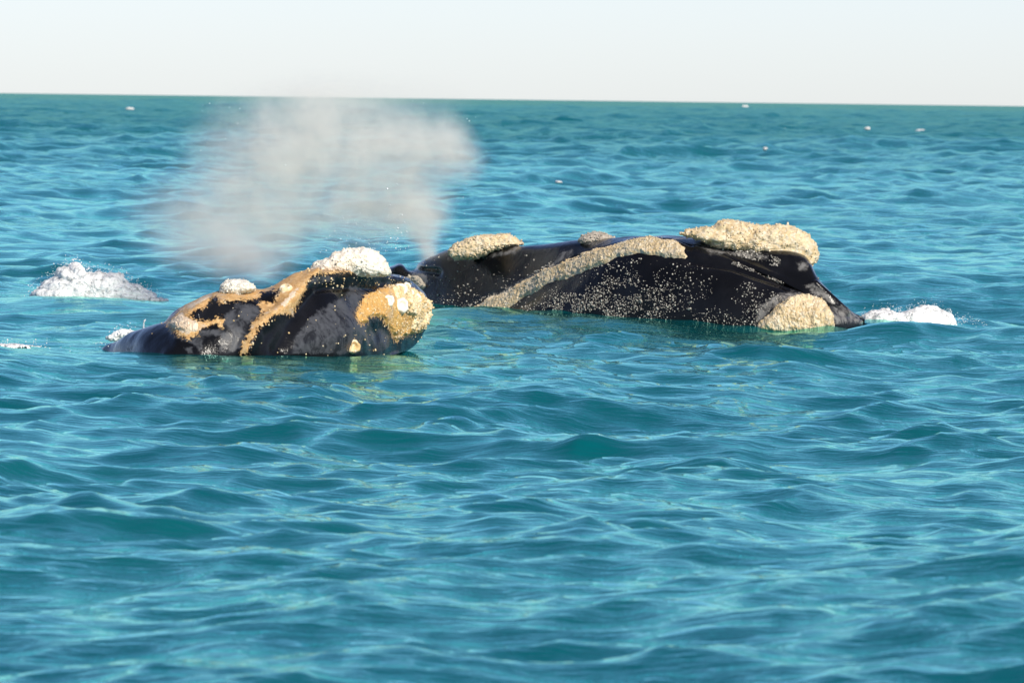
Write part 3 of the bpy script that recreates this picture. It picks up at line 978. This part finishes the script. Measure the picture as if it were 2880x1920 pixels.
def mist(name, label, outline, Yc, depth, blobs, dens, ns, centre=None):
    v, n, f = inflate(outline, Yc, depth, depth, nr=14, na=60, lump=0.0, centre=centre)
    bl = []
    for (px, py, rx, ry, rz, amt) in blobs:
        c = P(px, py, Yc)
        bl.append((c, (metres(rx, Yc), rz, metres(ry, Yc)), amt))
    m = mat_mist(name + '_vapour', bl, (1.0, 0.965, 0.905), dens, ns)
    o = mesh_obj(name, v, f, m, None, (0, 0, 0))
    tag(o, label, kind='stuff')
    return o


mist('blow_mist', 'tall pale mist blown from the large whale, drifting left',
     [(1190, 850), (1090, 800), (900, 790), (640, 820), (320, 800), (240, 600), (380, 330), (520, 160), (800, 100), (1150, 90), (1400, 170), (1500, 380), (1450, 560), (1360, 700), (1290, 820)],
     33.1 * LONG + 0.9, 1.5,
     [(1150, 420, 230, 160, 1.2, 0.95), (950, 400, 330, 170, 1.3, 0.95), (740, 410, 290, 200, 1.2, 0.62), (1245, 430, 140, 150, 0.8, 0.5), (1185, 560, 120, 170, 0.8, 1.1), (1060, 560, 190, 150, 1.0, 0.45), (1190, 660, 50, 150, 0.35, 1.1),
      (1195, 730, 30, 100, 0.22, 1.8), (880, 570, 420, 190, 1.2, 0.50), (630, 610, 340, 210, 1.2, 0.45), (980, 275, 400, 95, 1.0, 0.36)], 2.1, 0.9, centre=(960, 470))
mist('blow_mist', 'low thin mist drifting behind the brow of the smaller whale',
     [(420, 790), (380, 680), (460, 590), (640, 560), (830, 590), (890, 680), (830, 790), (650, 830)], 27.2 * LONG + 2.0, 0.8,
     [(690, 710, 190, 120, 0.7, 0.75), (570, 690, 190, 120, 0.7, 0.38), (760, 760, 90, 60, 0.5, 0.5)], 1.9, 1.2)


def splash(label, outline, Yc, front, back, seed, drops=500, dsize=(0.004, 0.014), spread=0.05, lump=0.05, lscale=7.0, jets=(), group=None, centre=None, name='splash', cat='splash'):
    v, n, f = inflate(outline, Yc, front, back, nr=36, na=220, seed=seed, lump=lump, lscale=lscale, centre=centre)
    cx = v.mean(0)
    base = np.array([cx[0], Yc, 0.0])
    e = bpy.data.objects.new(name, None)
    C.objects.link(e)
    e.location = base
    tag(e, label, cat, group)
    mesh_obj('foam', v, f, M_FOAM, e, base)
    r = np.random.default_rng(seed)
    ps = []
    if drops:
        c = r.choice(len(v), drops)
        p = v[c] + n[c] * np.abs(r.normal(0, spread, (drops, 1))) + np.array([0, 0, 1]) * np.abs(r.normal(0, spread * 0.6, (drops, 1)))
        ps.append(p)
    for (pts, cnt, wdt) in jets:
        t = r.uniform(0, 1, cnt)
        q = np.array(pts, float)
        s = np.linspace(0, 1, len(q))
        p = P(np.interp(t, s, q[:, 0]) + r.normal(0, wdt, cnt), np.interp(t, s, q[:, 1]) + r.normal(0, wdt, cnt), Yc + r.normal(0, 0.05, cnt))
        ps.append(p)
    if ps:
        p = np.concatenate(ps)
        rad = r.gamma(3.0, (dsize[1] - dsize[0]) / 5, len(p)) + dsize[0]
        bv, bf = blobs_mesh(p, rad, hi=False, jit=0.15, seed=seed)
        tag(mesh_obj('droplets', bv, bf, M_DROP, e, base), kind='stuff')
    return e


splash('white splash bursting from the sea left of both whales',
       Z7((370, 760), (410, 700), (480, 680), (530, 590), (610, 550), (700, 510), (690, 430), (780, 405), (850, 430), (880, 370), (970, 370), (1000, 440), (1060, 480), (1130, 485), (1200, 450), (1260, 485), (1380, 475),
          (1490, 485), (1550, 570), (1630, 610), (1730, 640), (1800, 700), (1880, 720), (1930, 790), (2050, 808), (1900, 970), (1200, 990), (500, 960)),
       34.0 * LONG, 0.40, 0.35, 61, 1600, (0.0012, 0.0050), 0.035, 0.030, 11.0,
       [([(196, 758), (203, 731), (214, 729)], 50, 1.2), ([(228, 735), (228, 755), (236, 768)], 40, 1.5), ([(236, 765), (248, 757), (250, 752)], 24, 1.2), ([(80, 805), (140, 770)], 10, 4), ([(276, 760), (275, 768)], 10, 1.5)], centre=(265, 822))
splash('white foam pushed up ahead of the snout of the large whale',
       Z5((1090, 830), (1180, 745), (1300, 732), (1400, 755), (1480, 735), (1600, 693), (1680, 700), (1750, 740), (1800, 765), (1830, 810), (1830, 860), (1700, 900), (1500, 900), (1300, 900), (1150, 890)),
       32.4 * LONG, 0.35, 0.3, 62, 700, (0.0012, 0.004), 0.03, 0.03, 11.0, [([(2690, 905), (2720, 895), (2780, 915)], 90, 6), ([(2668, 868), (2675, 885)], 40, 3)], centre=(2560, 905))
splash('thin jet of drops behind the back of the smaller whale',
       [(300, 950), (330, 934), (350, 928), (372, 930), (385, 938), (360, 950), (320, 958)], 27.5 * LONG + 1.4, 0.06, 0.06, 64, 80, (0.0015, 0.005), 0.02, 0.02, 14.0,
       [([(403, 925), (405, 905), (409, 897)], 60, 1.0), ([(260, 972), (300, 962)], 20, 3)])
def foam_patch(name, label, cat, px, py, lx, ly, seed, drops=0, group=None, rot=0.0, up_=0.004):
    """ragged film of foam riding on the waves, with a few drops"""
    g = ground(px, py)
    u, v_ = np.meshgrid(np.linspace(-1, 1, 70), np.linspace(-1, 1, 70), indexing='ij')
    x = g[0] + lx * (u * math.cos(rot) - v_ * math.sin(rot) * 0.3)
    y = g[1] + ly * v_ + lx * u * math.sin(rot)
    ox, oy, oz = sea_disp(x, y, np.full(x.shape, ratio * g[1]), np.full(x.shape, 2 * HALF / 440 * g[1]))
    p = np.stack([x + ox, y + oy, oz], -1).reshape(-1, 3)
    m = 1 - np.hypot(u, v_).ravel() + 0.95 * fbm(np.stack([u.ravel() * 2.6, v_.ravel() * 1.6, 0 * u.ravel()], 1), 1.5, 5, seed, 0.65)
    p[:, 2] += up_ - 0.022 * sstep(0.45, 0.15, m) + 0.022 * sstep(0.15, 0.7, m) * (0.5 + 0.8 * (0.8 - worley(p, 38.0, seed)))
    keep_ = m > 0.15
    f = grid_faces(70, 70)
    f = f[keep_[f].all(axis=1)]
    lab = np.arange(len(p))
    for _ in range(300):
        mm = lab[f].min(axis=1)
        old = lab.copy()
        for k in range(4): np.minimum.at(lab, f[:, k], mm)
        lab = lab[lab]
        if (lab == old).all(): break
    fl = lab[f[:, 0]]
    f = f[fl == np.bincount(fl).argmax()]
    used = np.unique(f)
    rm = np.full(len(p), -1); rm[used] = np.arange(len(used))
    base = np.array([g[0], g[1], 0.0])
    e = bpy.data.objects.new(name, None)
    C.objects.link(e)
    e.location = base
    tag(e, label, cat, group)
    mesh_obj('foam', p[used], rm[f], M_FOAM, e, base)
    if drops:
        r = np.random.default_rng(seed)
        c = r.choice(used, drops)
        q = p[c] + np.stack([np.abs(r.normal(0, lx * 0.9, drops)), r.normal(0, ly * 0.3, drops), np.abs(r.normal(0, 0.012, drops))], 1)
        bv, bf = blobs_mesh(q, r.gamma(2.5, 0.0011, drops) + 0.001, jit=0.15, seed=seed)
        tag(mesh_obj('droplets', bv, bf, M_DROP, e, base), kind='stuff')
    return e


foam_patch('splash', 'small foaming crest on the breaking wavelet in the foreground', 'splash', 1648, 1176, 0.07, 0.14, 65, 6, up_=0.006)

foam_patch('splash', 'low band of foam at the left edge of the picture', 'splash', 20, 976, 0.42, 0.75, 63, 60)

WC = [(365, 306, 24, 4, 'pale whitecap near the horizon at upper left'), (1570, 512, 20, 4, 'small whitecap on the open sea above the middle of the large whale'),
      (2095, 300, 16, 4, 'tiny whitecap just under the horizon right of centre'), (2152, 419, 10, 5, 'small whitecap above the bonnet of the large whale'),
      (2205, 365, 11, 4, 'small whitecap far off, above and right of the bonnet'), (2440, 362, 16, 4, 'whitecap far off toward the right, single pale fleck'),
      (2590, 368, 30, 4, 'widest whitecap far off toward the right edge'), (2640, 406, 20, 4, 'whitecap below the widest one at the right')]
for i, (px, py, w_, h_, lb) in enumerate(WC):
    g = ground(px, py + h_ * 0.6, 0.22)
    w_ *= 0.42; h_ *= 0.6
    ol = [(px + w_ * math.cos(a) * (1 + 0.25 * math.sin(3 * a + i)), py + h_ * math.sin(a) * (1 + 0.3 * math.sin(2 * a + i))) for a in np.linspace(0, 2 * math.pi, 16, endpoint=False)]
    v, n, f = inflate(ol, g[1], 0.5, 0.5, nr=10, na=60, seed=80 + i, lump=h_ * g[1] / F_PX * 1.1, lscale=60.0 / (w_ * g[1] / F_PX) / 10)
    o = mesh_obj('whitecap', v, f, M_FOAM, None, (g[0], g[1], 0.0))
    tag(o, lb, 'whitecap', 'whitecaps on the open sea')

# fine drops hanging in the breath
r = np.random.default_rng(99)
n_ = 700
px = np.concatenate([r.uniform(560, 1340, n_ // 2), r.uniform(880, 1150, n_ // 2)])
py = np.concatenate([r.uniform(280, 640, n_ // 2), r.uniform(600, 710, n_ // 2)])
p = P(px, py, 33.1 * LONG + r.uniform(-2.5, 0.0, n_))
bv, bf = blobs_mesh(p, r.gamma(1.6, 0.0011, n_) + 0.0012, hi=False, seed=5)
tag(mesh_obj('spray_droplets', bv, bf, M_DROP), 'fine bright drops hanging in the mist', kind='stuff')
